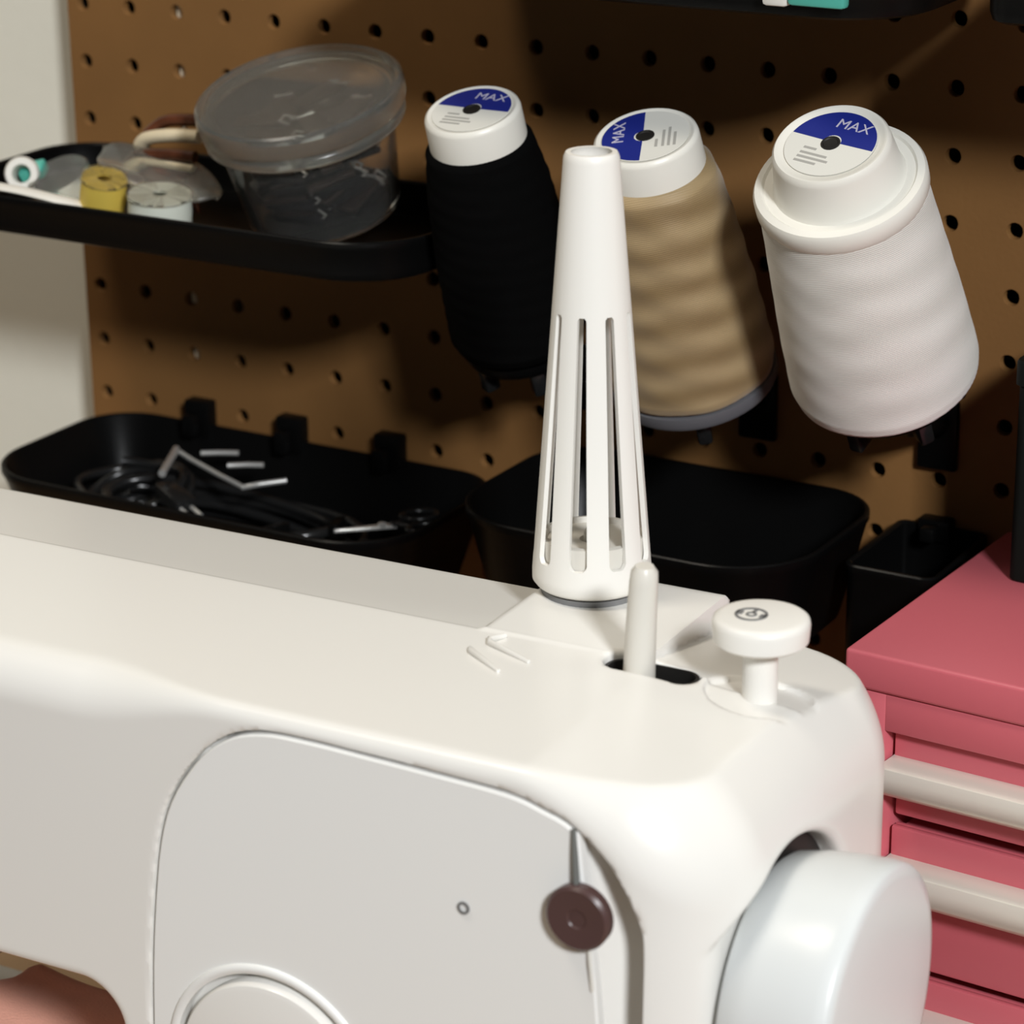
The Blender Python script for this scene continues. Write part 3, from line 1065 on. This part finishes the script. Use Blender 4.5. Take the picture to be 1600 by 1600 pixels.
# ------------------------------------------------------------------ small things left of the tub
def bobbin(label, loc, r, h, thread, rot=(0, 0, 0)):
    t = thing('bobbin', label, 'bobbin', loc, rot, 'bobbins in the shallow tray')
    link('winding', lathe([(0.003, 0.0011), (r * 0.93, 0.0011), (r * 0.96, h / 2), (r * 0.93, h - 0.0011), (0.003, h - 0.0011)], 40), thread, t, 60)
    link('flange', lathe([(0.0028, 0), (r, 0), (r, 0.0011), (0.0028, 0.0011)], 40), 'clear_plastic', t, 30)
    link('flange', lathe([(0.0028, h - 0.0011), (r, h - 0.0011), (r, h), (0.0028, h)], 40), 'clear_plastic', t, 30)
    return t


FL = T1Z - 0.0165 + 0.0022
bobbin('bobbin of yellow thread in the shallow tray', (0.0735, -0.0860, FL + 0.0075), 0.0098, 0.0165, 'yellow_thread', (0.15, 0.28, 0))
bobbin('flat bobbin of pale thread beside the clear tub', (0.1015, -0.0840, FL + 0.0040), 0.0135, 0.0150, 'pale_thread', (0.10, 0.12, 0))
tm = axis_matrix((0.0200, -0.0700, -0.0600), (0.51, -0.80, 0.30))
single('plastic_ring', xf(lathe([(0.0036, -0.008), (0.0068, -0.008), (0.0074, -0.006), (0.0074, 0.006), (0.0066, 0.008), (0.0040, 0.008), (0.0036, 0.006), (0.0036, -0.008)], 32), tm), 'white_nylon', 'white plastic tube end at the left of the shallow tray', 'tube')
single('white_ribbon', tube(spline([(0.012, -0.088, -0.0585), (0.024, -0.0985, -0.0575), (0.045, -0.0995, -0.0580), (0.064, -0.0985, -0.0600), (0.070, -0.090, -0.0640)], 8), 0.0042, 10, flat=0.35), 'white_nylon', 'white ribbon along the front of the shallow tray', 'ribbon', None, 60)
tc_ = thing('round_case', 'clear round case with teal tab at the left of the tray', 'case', (0.0395, -0.0640, -0.0700), (math.radians(24), math.radians(-14), 0.3))
link('disc', lathe([(0, 0.004), (0.0125, 0.004), (0.0138, 0.0052), (0.0140, 0.0130), (0.0130, 0.0142), (0, 0.0142)], 48), 'frosted_plastic', tc_, 40)
link('tab', box(-0.0190, -0.0080, 0.004, 0.0120, 0.0080, 0.0160, 0.0012), 'teal', tc_, 40)


def pouch():
    V, F = [], []
    n, m_ = 20, 14
    for i in range(n + 1):
        for j in range(m_):
            s = i / n
            a = 2 * PI * j / m_
            w_ = math.sin(PI * min(1, max(0, s))) ** 0.45
            V.append((-0.032 + 0.064 * s, 0.016 * w_ * math.cos(a), 0.0038 * w_ * math.sin(a) + 0.0012 * math.sin(9 * s + 2 * math.cos(a))))
    for i in range(n):
        for j in range(m_):
            k = (j + 1) % m_
            F.append((i * m_ + j, i * m_ + k, (i + 1) * m_ + k, (i + 1) * m_ + j))
    return V, F


pm = Matrix.Translation((0.0860, -0.0630, -0.0535)) @ Matrix.Rotation(math.radians(-6), 4, 'Z') @ Matrix.Rotation(math.radians(12), 4, 'Y') @ Matrix.Rotation(math.radians(10), 4, 'X')
single('clear_pouch', xf(pouch(), pm), 'frosted_plastic', 'flat clear plastic pouch lying over the bobbins', 'pouch', None, 60)

hc = thing('hair_clip', 'tortoiseshell and cream claw clip leaning on the clear tub', 'clip', (0.0800, -0.0420, FL), (0, 0, 0))
link('upper_jaw', tube(spline([(-0.0150, -0.006, 0.0235), (-0.0105, -0.008, 0.0300), (0.002, -0.008, 0.0330), (0.016, -0.006, 0.0335)], 8), 0.0036, 12, flat=0.8), 'cream', hc, 60)
link('edge', tube(spline([(-0.0130, -0.003, 0.0310), (-0.006, -0.001, 0.0365), (0.004, -0.001, 0.0385), (0.018, 0.000, 0.0390)], 8), 0.0026, 10), 'tortoise', hc, 60)
link('middle_jaw', tube(spline([(-0.0160, -0.010, 0.0185), (-0.008, -0.013, 0.0245), (0.004, -0.013, 0.0262), (0.018, -0.012, 0.0265)], 8), 0.0026, 10), 'tortoise', hc, 60)
link('lower_jaw', tube(spline([(-0.0230, -0.014, 0.0120), (-0.012, -0.015, 0.0180), (0.002, -0.015, 0.0215), (0.018, -0.014, 0.0210)], 8), 0.0024, 10), 'cream', hc, 60)
link('hinge', tube(spline([(-0.0080, -0.010, 0.0150), (0.002, -0.012, 0.0150), (0.016, -0.012, 0.0140)], 8), 0.0058, 12), 'tortoise', hc, 60)
for k in range(5):
    x = -0.008 + 0.006 * k
    link('tooth', tube([(x, -0.010, 0.020), (x + 0.001, -0.014, 0.011), (x + 0.0015, -0.011, 0.0030 if k != 2 else 0.0010)], [0.0028, 0.0024, 0.0012], 8), 'tortoise', hc, 60)

# ------------------------------------------------------------------ things in the lower tray
def coil(cx, cy, rx, ry, z0, turns, seed, tilt=0.0):
    rnd = random.Random(seed)
    pts = []
    n = 26
    for k in range(int(turns * n) + 1):
        a = 2 * PI * k / n
        e = 1 + 0.10 * math.sin(a * 0.37 + seed) + 0.05 * math.sin(a * 0.73)
        pts.append((cx + rx * e * math.cos(a), cy + ry * e * math.sin(a), z0 + 0.0042 * (k / n) * 0.75 + 0.002 * math.sin(2.3 * a + seed) + tilt * math.sin(a)))
    return pts


single('cable', tube(coil(0.100, -0.050, 0.062, 0.026, -0.2160, 4.6, 1), 0.0024, 10), 'black_gloss', 'long black cable coiled in the middle of the cable tray', 'cable', 'cables in the tray', 60)
single('cable', tube(coil(0.052, -0.048, 0.024, 0.020, -0.2140, 5.4, 4, 0.003), 0.0021, 10), 'black_gloss', 'small bundled black cable at the left end of the cable tray', 'cable', 'cables in the tray', 60)
pl = thing('cable_plug', 'black plug with bright pins in the cable tray', 'plug', (0.088, -0.0660, -0.1945), (0, 0.1, math.radians(-28)))
link('housing', join(box(-0.012, 0.010, -0.005, 0.005, -0.004, 0.004, 0.0016), tube([(-0.012, 0, 0), (-0.022, 0.002, -0.003)], [0.0034, 0.0022], 10)), 'black_gloss', pl, 40)
for s_ in (-1, 1):
    link('pin', tube([(0.009, s_ * 0.0024, 0), (0.019, s_ * 0.0024, 0)], 0.0010, 8), 'steel', pl, 40)


def peg_hook(label, pts, r=0.0013):
    P = [Vector(p) for p in pts]
    return single('peg_hook', tube(pts, r, 10), 'steel', label, 'hook', 'loose metal pegboard hooks', 40)


z = -0.1868
peg_hook('bright straight steel bar lying across the metal hooks', [(0.0775, -0.0615, z + 0.001), (0.0640, -0.0335, z + 0.0015)], 0.0017)
peg_hook('long steel hook wire at the back of the cable tray', [(0.0625, -0.0310, z), (0.0750, -0.0365, z - 0.001), (0.0950, -0.0445, z - 0.002), (0.1135, -0.0525, z - 0.002), (0.1190, -0.0480, z - 0.001), (0.1280, -0.0410, z)], 0.0012)
peg_hook('short steel hook prong beside the long wire, nearest the wall', [(0.0760, -0.0315, z + 0.001), (0.0830, -0.0270, z + 0.001), (0.0905, -0.0235, z + 0.001)], 0.0012)
peg_hook('short steel hook prong in the middle of the long wire', [(0.0960, -0.0395, z + 0.001), (0.1030, -0.0345, z + 0.001), (0.1095, -0.0315, z + 0.001)], 0.0012)

sc = thing('small_scissors', 'small scissors with black ring handles in the cable tray', 'scissors', (0.1860, -0.0560, -0.1930), (0, 0, math.radians(44)))
for s_ in (-1, 1):
    bl_ = [(-0.020, s_ * 0.0002, 0), (0.006, s_ * 0.0016, 0), (0.006, -s_ * 0.0016, 0)]
    link('blade', loft([[(x, y, 0.0003 * s_) for x, y, _ in bl_], [(x, y, 0.0003 * s_ + 0.0009) for x, y, _ in bl_]]), 'steel', sc, 0)
    ring = [(0.017 + 0.0075 * math.cos(a), s_ * 0.0065 + 0.0052 * math.sin(a), 0.0006 * s_ + 0.001) for a in [2 * PI * k / 24 for k in range(24)]]
    hd_ = link('handle', join(tube(ring, 0.0015, 8, closed=True), tube([(0.004, -s_ * 0.001, 0.001), (0.0105, s_ * 0.004, 0.001)], 0.0013, 8)), 'black_gloss', sc, 60)
link('rivet', lathe([(0, 0.0008), (0.0018, 0.0008), (0.0018, 0.0020), (0.0010, 0.0024), (0, 0.0024)], 16), 'steel', sc, 40)
# a few bits of black hardware under them
for i, (x, y, a, lab) in enumerate(((0.170, -0.045, 0.3, 'black bracket under the small scissors'), (0.198, -0.062, 1.1, 'black bracket at the right end of the cable tray'), (0.150, -0.070, -0.4, 'black bracket between the cable coil and the scissors'))):
    t = thing('plastic_bracket', lab, 'bracket', (x, y, -0.2200), (0, 0, a), 'black brackets in the cable tray')
    link('plate', box(-0.014, 0.014, -0.006, 0.006, 0.0, 0.0035, 0.0008), 'black_plastic', t, 40)
    link('upright', box(-0.014, -0.010, -0.006, 0.006, 0.0035, 0.0230, 0.0008), 'black_plastic', t, 40)
    link('screw', lathe([(0, 0.0035), (0.0026, 0.0035), (0.0026, 0.0050), (0, 0.0056)], 12), 'steel', t, 40)

# ------------------------------------------------------------------ pink steel chest of drawers
CX, CD = 0.310, 0.134
chest = thing('drawer_chest', 'pink enamelled metal chest of drawers with pale metal handles', 'chest of drawers', (0.4341, -0.15, TABLE_Z), (0, 0, math.radians(-3)))


def cz(m):
    return [(p[0], p[1], p[2] - TABLE_Z) for p in m[0]], m[1]


link('lid', cz(box(0, CX, 0, CD, -0.1752, -0.1615, 0.0014, 3)), 'pink_enamel', chest, 40)
ZB = TABLE_Z + 0.004
link('case', cz(join(box(0.0018, 0.0155, 0.0012, CD - 0.001, ZB, -0.1755, 0.0008), box(CX - 0.0155, CX - 0.0018, 0.0012, CD - 0.001, ZB, -0.1755, 0.0008),
                    box(0.0150, CX - 0.0150, 0.0012, CD - 0.001, -0.1892, -0.1755, 0.0008), box(0.0150, CX - 0.0150, 0.0012, CD - 0.001, ZB, ZB + 0.006, 0.0008),
                    box(0.0150, CX - 0.0150, CD - 0.004, CD - 0.001, ZB, -0.1755))), 'pink_enamel', chest, 40)
for x in (0.02, CX - 0.02):
    for y in (0.02, CD - 0.02):
        link('foot', cz(move(lathe([(0, TABLE_Z), (0.008, TABLE_Z), (0.008, ZB), (0, ZB)], 16), (x, y, 0))), 'black_plastic', chest, 40)


def handle_prof(zt, zb):
    h = zt - zb
    return [(0.009, zt - 0.0006), (-0.0035, zt), (-0.0052, zt - 0.0010), (-0.0062, zt - h * 0.30), (-0.0060, zt - h * 0.55), (-0.0046, zt - h * 0.80), (-0.0026, zb + 0.0004), (-0.0014, zb), (-0.0010, zb + 0.0010), (0.000, zt - h * 0.5), (0.009, zt - h * 0.4)]


for (zt, zb, ht, hb_) in ((-0.1905, -0.2228, -0.1990, -0.2112), (-0.2262, -0.2800, -0.2366, -0.2500), (-0.2825, -0.3450, -0.2930, -0.3062), (-0.3475, -0.4060, -0.3580, -0.3712)):
    d = link('drawer', cz(join(box(0.0168, CX - 0.0168, 0.0062, 0.0090, ht - 0.004, zt, 0.0008), box(0.0168, CX - 0.0168, 0.0085, 0.0115, zb, zt - 0.0002, 0.0010),
                               box(0.0180, CX - 0.0180, 0.0115, CD - 0.006, zb + 0.002, zt - 0.003))), 'pink_enamel', chest, 40)
    pr = handle_prof(ht, hb_)
    link('handle', cz(loft([[(0.0168, y, z_) for y, z_ in pr], [(CX - 0.0168, y, z_) for y, z_ in pr]])), 'aluminium', d, 35)

bx_m = Matrix.Translation((0.4341, -0.15, 0)) @ Matrix.Rotation(math.radians(-3), 4, 'Z')


def upright_box():
    o = rrect(0.0205, 0.125, 0.0860, 0.1280, 0.004, 6)
    i_ = rrect(0.0213, 0.1242, 0.0868, 0.1272, 0.004, 6)
    return loft([[(x, y, -0.1614) for x, y in i_], [(x, y, -0.1606) for x, y in o], [(x, y, -0.0890) for x, y in o], [(x, y, -0.0880) for x, y in i_]])


ub = thing('storage_box', 'tall black box standing on the pink chest', 'box', bx_m @ Vector((0.0728, 0.107, -0.1614)), (0, 0, math.radians(-3)))
link('body', move(upright_box(), (-0.0728, -0.107, 0.1614)), 'black_powder', ub, 40)
lo_ = rrect(0.0195, 0.126, 0.0850, 0.1290, 0.004, 6)
link('lid', move(loft([[(x, y, -0.0880) for x, y in lo_], [(x, y, -0.0800) for x, y in lo_], [(x * 0.99 + 0.0007, y * 0.99 + 0.001, -0.0790) for x, y in lo_]]), (-0.0728, -0.107, 0.1614)), 'black_powder', ub, 40)
